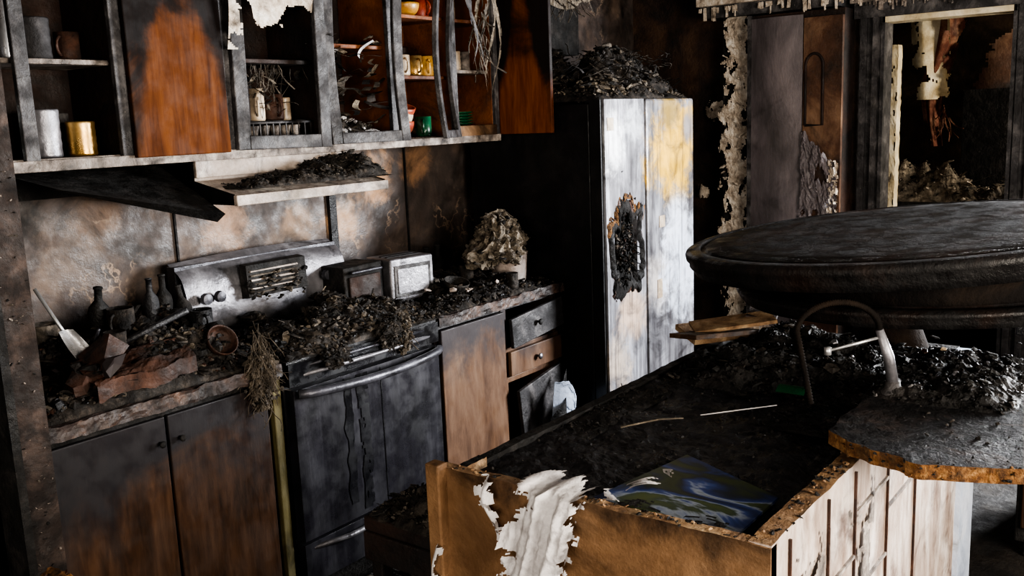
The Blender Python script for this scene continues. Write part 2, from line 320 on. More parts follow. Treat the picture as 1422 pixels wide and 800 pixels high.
b=B(); b.box(5.40,5.6,1.76,2.55,2.25,2.32,'frame'); b.box(5.36,5.6,1.76,2.60,2.32,2.42,'plaster'); 
for i in range(70):
    y=R(.75,2.6); l=R(.01,.07); b.box(5.38,5.385,y,y+R(.004,.02),2.30-l,2.31,'plaster',jit=.004)
b.make('trim_2')
b=B(); b.box(5.48,5.6,2.30,2.48,0,2.55,'char')
b.surf(lambda u,v:(5.462-.010*abs(fb((u*3,v*16,0),3,2)),2.275+u*.23+.02*fb((0,v*9,u),2,4),.2+v*2.3),40,260,'plaster',cut=lambda u,v:(abs(u-.45)+.40*fb((u*1.5,v*9,0),2.5,3))>.31)
b.surf(lambda u,v:(5.41+.02*math.sin(u*3),2.235+u*.09,1.82+v*.2),20,30,'plaster',cut=lambda u,v:math.hypot(u-.5,v-.5)+.3*fb((u,v,0),3,1)>.45)
for i in range(26):
    y=R(2.28,2.50);z=R(1.2,2.4); b.shard((5.45,y,z),R(.01,.03),'plaster',.3)
b.make('trim_3')
b=B()
for (y,z,w,h) in ((2.56,1.70,.09,.07),(2.66,1.2,.04,.05)):
    b.surf(lambda u,v:(5.58-.03*math.sin(u*3.1),y+(u-.5)*2*w,z+(v-.5)*2*h),34,34,'plaster',cut=lambda u,v:math.hypot(u-.5,v-.5)+.35*fb((u,v,z),3,1)>.38)
b.make('peeled_plaster_patch')
# ---------------- far room contents ----------------
b=B(); b.box(6.25,6.95,.4,2.3,.08,1.05,'char'); b.box(6.2,7.0,.35,2.35,1.05,1.09,'char')
for y in (.45,1.08,1.7): 
    b.box(6.235,6.25,y,y+.56,.15,.55,'char'); b.box(6.235,6.25,y,y+.56,.6,1.0,'char')
b.make('burnt_dresser',.006)
b=B(); b.heap(6.22,6.95,1.15,2.2,1.088,.22,'ashlite',5,300,['ash','ashlite','plaster','insul','char'],.03,.012,120); b.heap(6.22,6.95,.5,1.3,1.088,.10,'ash',6,200,['ash','char','ashlite'],.03,.015,60)
for i in range(8): b.strip((6.4,R(.9,1.6),1.20),R(.15,.3),.008,'ashlite')
b.make('ash_pile')
b=B()
b.surf(lambda u,v:(6.6+.05*math.sin(u*9)+.05*v,1.50+(u-.5)*(.34-.26*(1-v)**.7)+.04*math.sin(v*5),1.42+v*.96),34,90,'redcloth',cut=lambda u,v:abs(u-.5)+.4*fb((u,v*3,0),2,3)>.46,smooth=True)
b.surf(lambda u,v:(6.57+.05*math.sin(u*7),1.57+(u-.5)*.24-.04*(1-v),1.72+v*.65),30,70,'yellowlit',cut=lambda u,v:abs(u-.5)+.5*fb((u,v*2,0),3,6)>.22+.28*v,smooth=True)
b.strands((6.6,1.46,1.6),14,.2,(.02,.03,.1),'redcloth',.004)
b.box(6.55,6.65,1.2,1.9,2.38,2.42,'char'); b.make('burnt_curtain')
b=B(); b.surf(lambda u,v:(7.4+.05*math.sin(u*6),.75+u*.75,1.75+v*.5),40,40,'browndoor',cut=lambda u,v:math.hypot((u-.5)*1.0,(v-.3)*.75)+.12*fb((u,v,0),3,2)>.42)
b.box(7.35,7.5,.75,1.5,0,1.78,'char')
b.make('scorched_headboard')
b=B(); b.surf(lambda u,v:(6.02+.01*fb((u,v*5,0),3,1),1.60+u*.07+.006*fb((0,v*8,0),3,2),1.0+v*1.05),8,60,'yellowlit',cut=lambda u,v:fb((u,v*5,0),2,3)>.35)
b.surf(lambda u,v:(6.02+u*.09,1.60+.006*fb((0,v*8,0),3,2),1.0+v*1.05),8,60,'yellowlit'); b.box(6.0,6.03,1.60,1.74,0,1.0,'char'); b.make('door_edge_trim')
# ---------------- base cabinets ----------------
def slab(name,x0,x1,y0,y1,z0,z1,mt,parent,rz=0,bev=.004,ry=0):
    cx,cy,cz=(x0+x1)/2,(y0+y1)/2,(z0+z1)/2
    b=B(); b.box(x0-cx,x1-cx,y0-cy,y1-cy,z0-cz,z1-cz,mt)
    o=b.make(name,bev,parent); me=o.data
    if rz or ry:
        o.location=(cx,cy,cz); o.rotation_euler=(0,ry,rz)
    else:
        for v in me.vertices: v.co+=Vector((cx,cy,cz))
    return o
e=empty('base_cabinet')
b=B(); b.box(1.17,2.0,2.58,3.16,.1,.87,'innerdark'); b.box(1.17,2.0,2.64,3.16,0,.1,'char'); b.box(1.965,2.0,2.545,2.58,.02,.87,'ochre'); b.box(1.17,1.96,2.57,2.58,.1,.87,'char'); b.make('carcass',.003,e)
slab('door_left',1.185,1.555,2.55,2.57,.12,.84,'slate',e); slab('door_right',1.565,1.945,2.55,2.57,.12,.84,'slate',e)
def ctop(b,x0,x1):
    b.box(x0,x1,2.545,3.165,.872,.905,'ctop')
    b.surf(lambda u,v:(x0+u*(x1-x0),2.53-.012*abs(fb((u*3,v,0),3,2)),.865+v*.045+.005*fb((u*8,0,0),2,1)),int((x1-x0)/.01),4,'ctop')
    b.surf(lambda u,v:(x0+u*(x1-x0),2.53+v*.02,.908+.005*fb((u*8,v,0),2,1)),int((x1-x0)/.01),2,'ctop')
b=B(); ctop(b,1.17,2.0); b.make('countertop',0,e)
b=B()
for x in (1.53,1.60): b.lathe([(0,0),(.006,0),(.006,.012),(.010,.014),(.011,.019),(.008,.022),(0,.023)],'char',T(x,2.55,.76,0,math.pi/2),12)
b.make('knobs',0,e)
e=empty('base_cabinet')
b=B(); b.box(2.83,3.73,3.0,3.16,.1,.87,'innerdark');b.box(2.83,3.73,2.64,3.16,0,.1,'char')
b.box(2.83,2.86,2.57,3.16,.1,.87,'slate');b.box(3.70,3.73,2.57,3.16,.1,.87,'slatetan');b.box(3.27,3.31,2.56,3.1,.1,.87,'slatetan');b.box(2.83,3.73,2.57,3.16,.1,.13,'innerdark')
b.box(2.83,3.73,2.565,2.59,.845,.87,'frame'); b.box(3.29,3.73,2.562,2.59,.64,.665,'slatetan'); b.box(3.29,3.73,2.562,2.59,.50,.525,'slatetan')
b.make('carcass',.003,e)
slab('door_left',2.84,3.275,2.54,2.56,.1,.845,'slatetan',e)
slab('drawer_front_upper',3.305,3.72,2.52,2.54,.685,.825,'frame',e,ry=-.09)
slab('drawer_front_lower',3.305,3.72,2.535,2.555,.535,.65,'slatetan',e)
slab('door_hanging',3.32,3.71,2.50,2.52,.10,.50,'frame',e,rz=.06,ry=-.13)
b=B(); ctop(b,2.82,3.745); b.make('countertop',0,e)
b=B()
for x,z,y in ((3.5,.76,2.52),(3.51,.59,2.535)): b.lathe([(0,0),(.006,0),(.006,.012),(.014,.016),(.015,.022),(.01,.026),(0,.027)],'steel' if z<.7 else 'char',T(x,y,z,0,math.pi/2),12)
b.make('knobs',0,e)
b=B(); b.surf(lambda u,v:(3.44+u*.28,2.42-.04*math.sin(u*5)-.03*v,.24+v*.27*(1-.75*u)+.02*math.sin(u*8)+.03*fb((u,v,0),3,3)),50,40,'bluewhite',cut=lambda u,v:fb((u,v,0),2.2,2)>.25 or u+v*.6>1.3,smooth=True)
b.surf(lambda u,v:(3.41+u*.20,2.40-.04*math.sin(u*5),.28+v*.22*(.3+.7*u)+.02*fb((u*2,v,0),3,4)),40,30,'char',cut=lambda u,v:fb((u,v,0),2.5,2)>.3,smooth=True)
b.surf(lambda u,v:(3.58+u*.2,2.40-.04*math.sin(u*5),.20+v*.1*(1-.5*u)),16,12,'cloth',cut=lambda u,v:fb((u,v,0),3,5)>.3,smooth=True)
b.surf(lambda u,v:(3.60+u*.12,2.35,.22+v*.06),6,6,'yellow',smooth=True)
b.make('crumpled_dish_towel')
# ---------------- stove ----------------
e=empty('stove'); x0,x1=2.02,2.80
b=B()
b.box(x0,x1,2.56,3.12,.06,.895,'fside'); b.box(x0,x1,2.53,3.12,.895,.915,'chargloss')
b.box(x0+.01,x1-.01,2.515,2.56,.24,.80,'stovefront'); b.box(x0,x1,2.52,2.56,.815,.895,'glassblk')
b.box(x0+.01,x1-.01,2.52,2.56,.07,.225,'stovefront')
b.surf(lambda u,v:(x0+.24+u*.035+.01*fb((u,v*3,0),2,1),2.512,.30+v*.49),4,40,'glassblk'); b.surf(lambda u,v:(x0+.31+u*.05+.01*fb((u,v*3,0),2,5),2.512,.26+v*.53),6,40,'glassblk',cut=lambda u,v:fb((u*.5,v*5,0),2,3)>.3); b.box(x0+.43,x0+.434,2.513,2.516,.25,.79,'glassblk')
for x in (x0+.04,x1-.04):
    b.box(x-.02,x+.02,2.6,2.64,0,.06,'char');b.box(x-.02,x+.02,3.0,3.04,0,.06,'char')
b.make('body',.006,e)
b=B()
pts=[(x0+.02+(x1-x0-.04)*t,2.50-.05*math.sin(math.pi*min(1,max(0,t)))**.5,.79-.01*math.sin(math.pi*t)) for t in [i/24 for i in range(25)]]
b.tube(pts,.017,'darksteel',12)
b.tube([(x0+.05,2.53,.845),(x0+.2,2.505,.85),(x0+.5,2.50,.85),(x1-.03,2.53,.845)],.008,'steel',8)
b.tube([(x0+.05,2.53,.875),(x0+.2,2.515,.88),(x0+.5,2.51,.88),(x1-.03,2.53,.875)],.006,'darksteel',8)
b.tube([(x0+.05,2.53,.20),(x0+.2,2.49,.20),(x1-.2,2.49,.20),(x1-.05,2.53,.20)],.010,'steel',8)
b.make('handle',0,e)
b=B()
def bg(u,v):
    z=.92+v*.30; y=3.02+.03*v-.05*math.sin(v*math.pi)*.8
    if v>.85: y+= (v-.85)*.35
    return (1.97+.79*u,y,z+.012*math.sin(u*math.pi)*v)
b.surf(bg,40,16,'steel',smooth=True); b.box(1.97,2.76,3.06,3.11,.91,1.21,'darksteel')
b.box(2.21,2.50,2.955,3.0,1.06,1.19,'char',jit=.004); 
for i in range(6): b.box(2.225,2.455,2.948,2.957,1.075+i*.017,1.081+i*.017,'hoodlite' if i%2 else 'ash',jit=.002)
for x in (2.03,2.09,2.62,2.69): b.lathe([(0,0),(.022,0),(.02,.02),(0,.021)],'darksteel',T(x,2.975,1.09,0,math.pi/2),16)
for i in range(60): b.shard((2.35+R(-.14,.14),2.945,1.10+R(-.06,.05)),R(.005,.02),random.choice(['char','ash','char']),.4)
b.make('backguard',.004,e)
b=B()
for cx in (2.22,2.60):
    for cy in (2.70,2.93):
        b.lathe([(0,0),(.05,0),(.05,.012),(.035,.02),(0,.02)],'char',T(cx,cy,.915),20)
        for a in range(4):
            c,s_=math.cos(a*math.pi/4),math.sin(a*math.pi/4); b.tube([(cx-c*.11,cy-s_*.11,.955),(cx+c*.11,cy+s_*.11,.955)],.006,'chargloss',6)
        b.tube([(cx+.11*math.cos(t),cy+.11*math.sin(t),.955) for t in [i*math.pi/8 for i in range(17)]],.006,'chargloss',6)
b.make('grates',0,e)
# ---------------- hood ----------------
b=B(); hx0,hx1=1.97,2.69
b.box(hx0,hx1,2.88,3.16,1.50,1.625,'hoodlite'); b.box(hx0,hx1,2.865,2.88,1.54,1.625,'hoodlite')
b.box(hx0,hx1,2.66,3.16,1.455,1.463,'char'); b.box(hx0-.003,hx1+.003,2.645,2.665,1.448,1.484,'hoodlite')
b.add([(hx0,2.66,1.482),(hx1,2.66,1.482),(hx1,2.88,1.53),(hx0,2.88,1.53)],[(0,1,2,3)],'hoodlite')
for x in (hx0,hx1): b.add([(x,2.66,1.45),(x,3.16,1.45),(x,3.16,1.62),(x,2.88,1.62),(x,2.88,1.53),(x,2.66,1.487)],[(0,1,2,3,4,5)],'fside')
b.box(hx0+.1,hx1-.1,2.75,3.05,1.44,1.455,'chargloss')
b.make('range_hood',.003)
b=B(); b.heap(2.00,2.73,2.65,2.89,1.505,.055,'soot',6,500,['char','soot','soot','ash','chargloss'],.012,.006,60)
b.heap(2.38,2.72,2.66,2.89,1.51,.11,'soot',9,250,['char','ash','soot'],.014,.006,20)
b.make('burnt_debris_on_hood')
b=B(); b.surf(lambda u,v:(1.40+u*.57,3.12-v*.40,1.60-.13*u*v-.05*v),20,12,'char'); b.surf(lambda u,v:(1.40+u*.57,2.72+v*.05,1.55-.13*u-v*.03*u),20,3,'char'); b.box(1.3,1.97,3.12,3.165,1.5,1.62,'char'); b.make('collapsed_duct_panel')
# ---------------- upper cabinets ----------------
e=empty('upper_cabinet'); Z0,Z1=1.63,2.36
b=B()
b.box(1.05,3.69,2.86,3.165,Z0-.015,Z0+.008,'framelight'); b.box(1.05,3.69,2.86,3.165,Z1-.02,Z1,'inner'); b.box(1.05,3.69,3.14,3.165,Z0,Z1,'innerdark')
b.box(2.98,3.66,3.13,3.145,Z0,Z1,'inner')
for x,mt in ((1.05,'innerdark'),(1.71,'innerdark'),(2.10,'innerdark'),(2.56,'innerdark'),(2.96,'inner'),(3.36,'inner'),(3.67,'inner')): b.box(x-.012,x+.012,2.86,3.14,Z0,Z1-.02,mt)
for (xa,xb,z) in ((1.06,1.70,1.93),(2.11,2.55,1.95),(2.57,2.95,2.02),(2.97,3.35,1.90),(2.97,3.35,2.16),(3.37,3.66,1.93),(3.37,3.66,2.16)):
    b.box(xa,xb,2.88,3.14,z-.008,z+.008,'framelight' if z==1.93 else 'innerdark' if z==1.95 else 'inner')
b.make('carcass',.003,e)
b=B()
for x,w in ((1.40,.022),(1.71,.02),(2.115,.028),(2.56,.02),(2.96,.018),(3.365,.018),(3.675,.015)): b.box(x-w,x+w,2.84,2.862,Z0-.01,Z1,'frame')
b.box(1.05,3.69,2.835,2.862,Z0-.03,Z0+.004,'framelight'); b.make('face_frame',.003,e)
slab('door_closed',1.725,2.09,2.815,2.838,Z0-.005,Z1,'door',e)
def framed(name,hx,hy,ang,w,st,mt,warp=0,sgn=1):
    b=B(); z0,z1=Z0+.0,Z1-.03
    def P(t,y,z): return (sgn*t,y+warp*math.sin((z-z0)/(z1-z0)*math.pi),z)
    def bar(t0,t1,za,zb,n=10):
        vs=[];fs=[]
        for i in range(n+1):
            z=za+(zb-za)*i/n
            for (t,y) in ((t0,-.011),(t1,-.011),(t1,.011),(t0,.011)): vs.append(P(t,y,z))
        for i in range(n):
            o=4*i
            for k in range(4): k2=(k+1)%4; fs.append((o+k,o+k2,o+4+k2,o+4+k))
        fs.append((3,2,1,0)); o=4*n; fs.append((o,o+1,o+2,o+3)); b.add(vs,fs,mt)
    bar(0,st,z0,z1);bar(w-st,w,z0,z1);bar(st,w-st,z0,z0+st,2);bar(st,w-st,z1-st,z1,2)
    bar(st-.006,st+.006,z0+st,z1-st)
    o=b.make(name,.004,e); o.location=(hx,hy,0); o.rotation_euler=(0,0,ang); return o
framed('glass_door_frame_1',2.10,2.83,-.07,.42,.05,'frame').rotation_euler=(0,.015,-.07)
framed('glass_door_frame_2',2.58,2.83,-.22,.375,.045,'frame',warp=.03)
framed('glass_door_frame_3',3.37,2.83,0,.26,.035,'frame',warp=-.03,sgn=1).rotation_euler=(0,0,-math.pi+.45)
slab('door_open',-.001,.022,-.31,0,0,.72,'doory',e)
o=bpy.data.objects['door_open']; o.location=(3.70,2.85,Z0+.0)
b=B(); b.box(3.37,3.66,2.835,2.86,Z0,Z0+.05,'tan'); b.make('lower_rail',.003,e)
b=B(); b.surf(lambda u,v:(2.10+u*.40,2.80-.03*math.sin(u*5+v*3),1.98+v*.38),70,64,'plaster',cut=lambda u,v:v<.25+.25*math.sin(u*9)*.5+.4*fb((u,v,0),2,3),smooth=True); b.make('peeled_paint_sheet')
b=B()
for k in range(6):
    xx=3.40+k*.035
    b.surf(lambda u,v:(xx+(u-.5)*.05*v+.01*math.sin(v*9+k),2.76-.03*math.sin(v*6+k),1.95-.03*k+v*(.5+.03*k)),8,50,random.choice(['ash','frame','ashlite']),cut=lambda u,v:abs(u-.5)+.5*fb((u,v*4,k),2,2)>.45)
b.strands((3.5,2.77,2.15),26,.2,(.08,.02,.12),'ash',.003); b.make('hanging_burnt_strips')
# ---------------- shelf contents ----------------
def mug(x,y,z,mt,r=.038,h=.09,name='mug',handle=True):
    b=B(); b.lathe([(0,0),(r*.92,0),(r,.008),(r,h),(r*.9,h),(r*.88,.012),(0,.012)],mt,T(x,y,z),24)
    if handle:
        a=R(3.6,4.6)
        b.tube([(x+math.cos(a)*(r+.028*math.sin(t)),y+math.sin(a)*(r+.028*math.sin(t)),z+h*.5+h*.33*math.cos(t)) for t in [i*math.pi/8 for i in range(9)]],.005,mt,6)
    b.make(name)
def can(x,y,z,mt,r=.035,h=.1,name='tin_can'):
    b=B(); b.lathe([(0,0),(r*.95,0),(r,.004)]+[(r*(1-.03*(i%2)),.01+(h-.02)*i/8) for i in range(9)]+[(r,h-.004),(r*.95,h),(r*.9,h-.004),(0,h-.004)],mt,T(x,y,z),24); b.make(name)
def glass(x,y,z,mt,h=.13,name='drinking_glass'):
    b=B(); b.lathe([(0,0),(.026,0),(.028,.01),(.034,h),(.031,h),(.024,.015),(0,.015)],mt,T(x,y,z),20); b.make(name)
def bowl(x,y,z,mt,r=.07,h=.05,name='bowl',tilt=0):
    b=B(); pr=[(0,0),(r*.4,0),(r*.45,.006)]+[(r*(.45+.55*math.sin(t*math.pi/2)),.006+(h-.006)*(1-math.cos(t*math.pi/2))) for t in [i/8 for i in range(1,9)]]+[(r*.94,h-.001)]+[(r*(.4+.5*math.sin(t*math.pi/2)),.012+(h-.014)*(1-math.cos(t*math.pi/2))) for t in [1-i/8 for i in range(1,9)]]+[(0,.012)]
    b.lathe(pr,mt,T(x,y,z,0,tilt),28); b.make(name)
zs=Z0+.009
can(1.51,2.98,zs,'steel',.05,.15,'metal_canister'); can(1.615,2.95,zs,'gold',.045,.11,'tin_can'); glass(1.26,2.95,zs,'green'); glass(1.20,3.03,zs,'green',.16); can(1.34,3.02,zs,'bright',.03,.18,'metal_tumbler'); can(1.60,3.07,zs,'frame',.04,.14)
glass(1.44,3.0,1.939,'bright',.2); can(1.52,2.98,1.939,'frame',.045,.13); mug(1.62,2.98,1.939,'rust'); glass(1.28,2.97,1.939,'steel',.15)
b=B()
for i in range(7):
    for j in range(2):
        b.lathe([(0,0),(.015,0),(.02,.03),(.024,.045),(.02,.045),(.015,.01),(0,.01)],'framelight',T(2.18+i*.05,2.93+j*.07,zs+.03),12)
for z in (zs+.006,zs+.085): b.tube([(2.15,2.88,z),(2.52,2.88,z),(2.52,3.05,z),(2.15,3.05,z),(2.15,2.88,z)],.005,'frame',6)
for i in range(13): b.tube([(2.15+i*.0308,2.88,zs+.003),(2.15+i*.0308,2.88,zs+.088)],.003,'frame',5)
b.box(2.15,2.52,2.89,3.05,zs+.086,zs+.092,'char')
b.make('wire_cup_rack')
mug(2.41,2.98,zs+.093,'rust',.05,.1); mug(2.31,2.94,zs+.093,'cream',.032,.12); can(2.495,3.0,zs+.093,'cream',.025,.09); mug(2.23,2.93,zs+.093,'innerdark',.036,.13); mug(2.32,3.03,zs+.093,'frame',.036,.17)
b=B(); b.lathe([(.0,0),(.045,0),(.06,.03),(.055,.1),(.03,.13),(.028,.16),(.035,.17),(.02,.17),(0,.15)],'cloth',T(2.22,2.98,1.959),24); b.tube([(2.17,2.96,1.99),(2.14,2.95,2.02),(2.14,2.94,2.08),(2.17,2.96,2.10)],.007,'cloth',8); b.make('ceramic_jug')
b=B()
for i in range(30): b.strip((R(2.15,2.52),R(2.88,2.94),R(1.76,1.95)),R(.05,.12),R(.004,.014),random.choice(['ash','ashlite','char','soot']))
b.strands((2.34,2.92,1.93),40,.18,(.18,.03,.02),'ash',.002); b.make('burnt_lace_cloth')
b=B(); b.heap(2.6,2.94,2.88,3.12,zs,.14,'soot',12,120,['ash','cloth','char','insul'],.03,.012,60)
for i in range(80): b.strip((R(2.61,2.94),R(2.87,2.95),R(1.68,2.08)),R(.05,.12),R(.008,.022),random.choice(['cloth','ash','frame','ash','ashlite','soot']))
b.make('burnt_paper_pile')
bowl(3.09,2.97,zs,'red',.085,.07); bowl(3.09,2.965,zs+.045,'cream',.08,.06); bowl(3.10,2.96,zs+.085,'red',.07,.06,tilt=.3); mug(3.23,2.93,zs,'green'); bowl(3.28,3.05,zs,'yellow',.05,.06); bowl(3.20,3.06,zs,'cream',.06,.05)
mug(3.03,2.95,1.909,'yellow'); mug(3.12,2.94,1.909,'cream'); mug(3.21,2.95,1.909,'gold'); mug(3.30,2.95,1.909,'yellow'); can(3.02,3.07,1.909,'red',.035,.13); can(3.16,3.07,1.909,'yellow',.035,.14); can(3.26,3.07,1.909,'rust',.035,.14)
can(3.05,2.98,2.169,'gold',.05,.08); bowl(3.2,2.98,2.169,'yellow',.07,.06); mug(3.3,2.97,2.169,'red')
b=B()
for i in range(8): b.lathe([(0,0),(.05,0),(.085,.012),(.087,.015),(.05,.006),(0,.006)],'green',T(3.52,2.98,zs+i*.013),28)
b.make('stacked_plates')
for i,x in enumerate((3.43,3.5,3.57)): can(x,2.95,1.939,'cream' if i%2 else 'framelight',.028,.09,'spice_jar')
mug(3.46,2.95,2.169,'cream'); 
# ---------------- left post ----------------
b=B(); b.box(1.075,1.16,2.46,2.56,0,2.5,'post',jit=.002); b.box(1.055,1.078,2.45,2.57,0,2.5,'char'); b.box(1.155,1.172,2.50,2.56,0,2.5,'char')
for i in range(130): b.shard((R(1.08,1.155),2.46,R(.2,2.2)),R(.002,.007),random.choice(['framelight','ash','char']),.3)
b.make('tall_cabinet_post',.004)
b=B(); b.box(.35,1.055,2.62,3.16,0,2.4,'char'); b.box(.38,1.05,2.60,2.62,.1,1.2,'blackwall'); b.box(.38,1.05,2.60,2.62,1.22,2.38,'blackwall'); b.make('tall_cabinet',.006)
# ---------------- fridge ----------------
e=empty('refrigerator'); yf=2.30
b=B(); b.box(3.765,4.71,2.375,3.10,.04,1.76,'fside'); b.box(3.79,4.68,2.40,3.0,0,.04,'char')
b.box(3.77,4.70,2.335,2.375,.03,.09,'char')
for x in (3.83,4.64): b.box(x-.04,x+.04,2.33,2.42,1.76,1.785,'chargloss')
b.make('body',.006,e)
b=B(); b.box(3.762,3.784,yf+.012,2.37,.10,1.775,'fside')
for (xa,xb,za,zb) in ((3.78,4.155,.10,.84),(3.78,4.155,1.24,1.775),(3.78,3.85,.84,1.24),(4.07,4.155,.84,1.24)): b.box(xa,xb,yf,2.37,za,zb,'fridge')
b.make('door_left',.0,e)
b=B(); b.box(4.18,4.705,yf,2.37,.10,1.775,'fridge'); b.make('door_right',.012,e)
b=B(); b.box(4.155,4.18,yf+.03,2.37,.1,1.77,'fside')
b.box(3.845,4.075,2.35,2.368,.84,1.24,'char')
def rag(u,v,k=1):
    a=u*2*math.pi; r=1+v*.35*k+.40*fb((math.cos(a),math.sin(a),k),1.7,3)
    ca,sa=math.cos(a),math.sin(a)
    ca=math.copysign(abs(ca)**.6,ca); sa=math.copysign(abs(sa)**.75,sa)
    return (3.965+ca*.118*r,yf-.012*math.sin(v*3.1)-.004,1.045+sa*.18*r)
b.surf(rag,110,6,'char'); b.surf(lambda u,v:(lambda p:(p[0],p[1]+.006,p[2]))(rag(u,v*1.0+.35,1.1)),110,4,'rust',cut=lambda u,v:fb((u*9,v,0),1,3)>.2)
b.surf(lambda u,v:(lambda p:(p[0],p[1]+.004,p[2]))(rag(u*.40+.08,v*.6+.4,1.2)),120,5,'chip',cut=lambda u,v:fb((u*9,v,0),1,5)>.0)
b.heap(3.86,4.06,2.30,2.36,.84,.14,'char',3,60,['char','ash'],.015,.01)
b.strands((3.965,2.31,1.05),110,.08,(.09,.012,.16),'char',.004,True,.9); 
for i in range(280): b.shard((3.965+random.gauss(0,.06),2.312+R(-.01,.02),1.04+random.gauss(0,.11)),R(.004,.022),random.choice(['char','char','ash','rust','insul','soot']),.6)
b.make('melted_dispenser',0,e)
b=B(); 
for (x,z,w,h) in ((4.30,.80,.025,.05),(4.33,1.15,.03,.03),(3.83,1.66,.028,.03)): b.box(x-w,x+w,yf-.003,yf-.0005,z-h,z+h,'cream')
b.make('magnets',0,e)
b=B(); b.heap(3.77,4.72,2.32,3.08,1.775,.17,'soot',15,1000,['ash','soot','ashlite','insul','char'],.030,.008,300)
b.heap(4.05,4.72,2.38,3.0,1.80,.32,'soot',17,900,['char','soot','ash','frame'],.030,.008,300)
for i in range(90): b.strip((R(3.85,4.65),R(2.35,2.7),R(1.84,1.97)),R(.06,.18),R(.003,.010),random.choice(['ash','soot','frame','char']))
b.strands((4.35,2.55,1.98),90,.10,(.24,.2,.04),'soot',.0025,False,.9)
b.make('burnt_debris_on_refrigerator')
b=B(); b.box(3.80,4.7,3.02,3.16,2.05,2.4,'char'); b.surf(lambda u,v:(3.86+u*.5,2.95-.05*math.sin(u*4),2.05+v*.38),50,40,'frame',cut=lambda u,v:fb((u,v,0),3,2)>.35)
b.surf(lambda u,v:(3.8+u*.6,2.85-.1*u,2.28+v*.12+.03*math.sin(u*7)),60,16,'ashlite',cut=lambda u,v:fb((u*2,v,0),3,5)>.3)
b.heap(3.9,4.6,2.7,3.1,2.40,.12,'ash',4,60,['ash','char'],.03); b.strands((4.2,2.85,2.38),60,.2,(.3,.1,.02),'ash',.003)
b.make('collapsed_overhead_cabinet')
# ---------------- counter clutter ----------------
b=B(); b.heap(1.18,2.03,2.56,3.13,.908,.22,'soot',21,1400,['char','soot','soot','chargloss','ash','rust','char','insul'],.032,.008,400)
for i in range(14): b.shard((R(1.25,1.9),R(2.58,2.75),R(.98,1.03)),R(.035,.07),random.choice(['rust','rust','char','slatetan']),.5)
b.make('burnt_debris_on_counter')
b=B(); b.heap(2.0,2.83,2.51,3.0,.915,.13,'soot',23,1700,['char','soot','soot','chargloss','ash','insul'],.027,.008,400)
b.make('burnt_debris_on_stove')
b=B(); b.heap(2.78,3.74,2.54,3.12,.905,.10,'soot',27,1400,['char','soot','soot','chargloss','ash'],.025,.008,200); 
for i in range(14): b.shard((R(3.0,3.6),R(2.6,2.8),.97),R(.01,.02),'rubwhite',.3)
b.make('burnt_debris_on_side_counter')
for (x,y,z,l,n,w,mm) in ((1.91,2.53,.965,.20,300,.045,'insul'),(2.50,2.505,.965,.12,60,.05,'soot'),(2.58,2.51,.95,.14,70,.028,'insul'),(2.22,2.505,.92,.08,30,.05,'soot')):
    b=B()
    def cl(u,v):
        a=u*2*math.pi; rr=w*(.45+.75*math.sin(min(1,v*1.0+.15)*math.pi)**.8)*(1+.6*sn((math.cos(a),math.sin(a),v*3),2,3)+.3*sn((math.cos(a),math.sin(a),v*6),5,4))
        return (x+math.cos(a)*rr,y+math.sin(a)*rr*.55,z-v*l)
    b.surf(cl,60,50,mm)
    b.strands((x,y-.012,z-.02),n,l*.6,(w*.8,.012,l*.5),mm,.0013,True,.5)
    for i in range(200): b.shard((x+random.gauss(0,w*.5),y-R(0,.03),z-R(0,l*.85)),R(.003,.012),random.choice([mm,mm,'ash','char']),.7)
    b.make('hanging_insulation')
def bottle(x,y,z,mt,r=.03,h=.22,name='bottle',tl=0):
    b=B(); b.lathe([(0,0),(r,0),(r,h*.6),(r*.9,h*.68),(r*.38,h*.8),(r*.36,h),(r*.44,h),(r*.44,h*1.03),(0,h*1.03)],mt,T(x,y,z,0,tl),20,.03); b.make(name)
bottle(1.80,2.96,1.0,'chargloss',.028,.20); bottle(1.87,2.99,.98,'char',.03,.22); bottle(1.62,3.0,1.0,'char',.035,.2,'bottle',.15); bottle(1.93,2.93,.96,'char',.03,.2,'bottle',-.3)
mug(1.66,2.92,1.04,'soot',.045,.09); mug(1.90,2.82,1.0,'chargloss',.04,.09); can(1.42,2.95,1.02,'ash',.045,.1); bowl(1.84,2.66,.99,'rust',.055,.05,'bowl',1.0); can(1.52,2.72,1.01,'soot',.035,.09); mug(1.27,2.8,1.0,'soot',.045,.1)
b=B(); b.tube([(1.44,2.78,1.02),(1.36,2.86,1.25)],.006,'bright',8); 
b.surf(lambda u,v:(1.40+(u-.5)*(.045+.02*math.sin(v*3.1))+.05*(1-v),2.72+.06*v+.015*math.sin(u*3),.99+v*.13),8,10,'bright',smooth=True); b.make('serving_spoon')
b=B(); b.tube([(1.44,2.75,1.02),(1.72,2.62,1.14)],[.007,.012],'chargloss',8); b.tube([(1.50,2.85,1.0),(1.46,2.70,1.12)],.005,'darksteel',8); b.make('burnt_ladle_handles')
b=B(); b.surf(lambda u,v:(1.36+u*.34,2.56+v*.14+.01*math.sin(u*8),.985+.05*v+.02*u+.012*fb((u*2,v*2,0),2,2)),40,20,'rust',cut=lambda u,v:fb((u,v,0),2.5,6)>.35); b.surf(lambda u,v:(1.36+u*.34,2.56+.01*math.sin(u*8),.935+v*.05+.02*u+.012*fb((u*2,0,0),2,2)),40,6,'rust'); b.make('scorched_baking_tray')
e=empty('toaster')
b=B(); mt_=T(2.99,2.90,.925,-.15)
b.box(-.12,.12,-.09,.09,.012,.20,'steel',mt_); b.make('shell',.010,e,3)
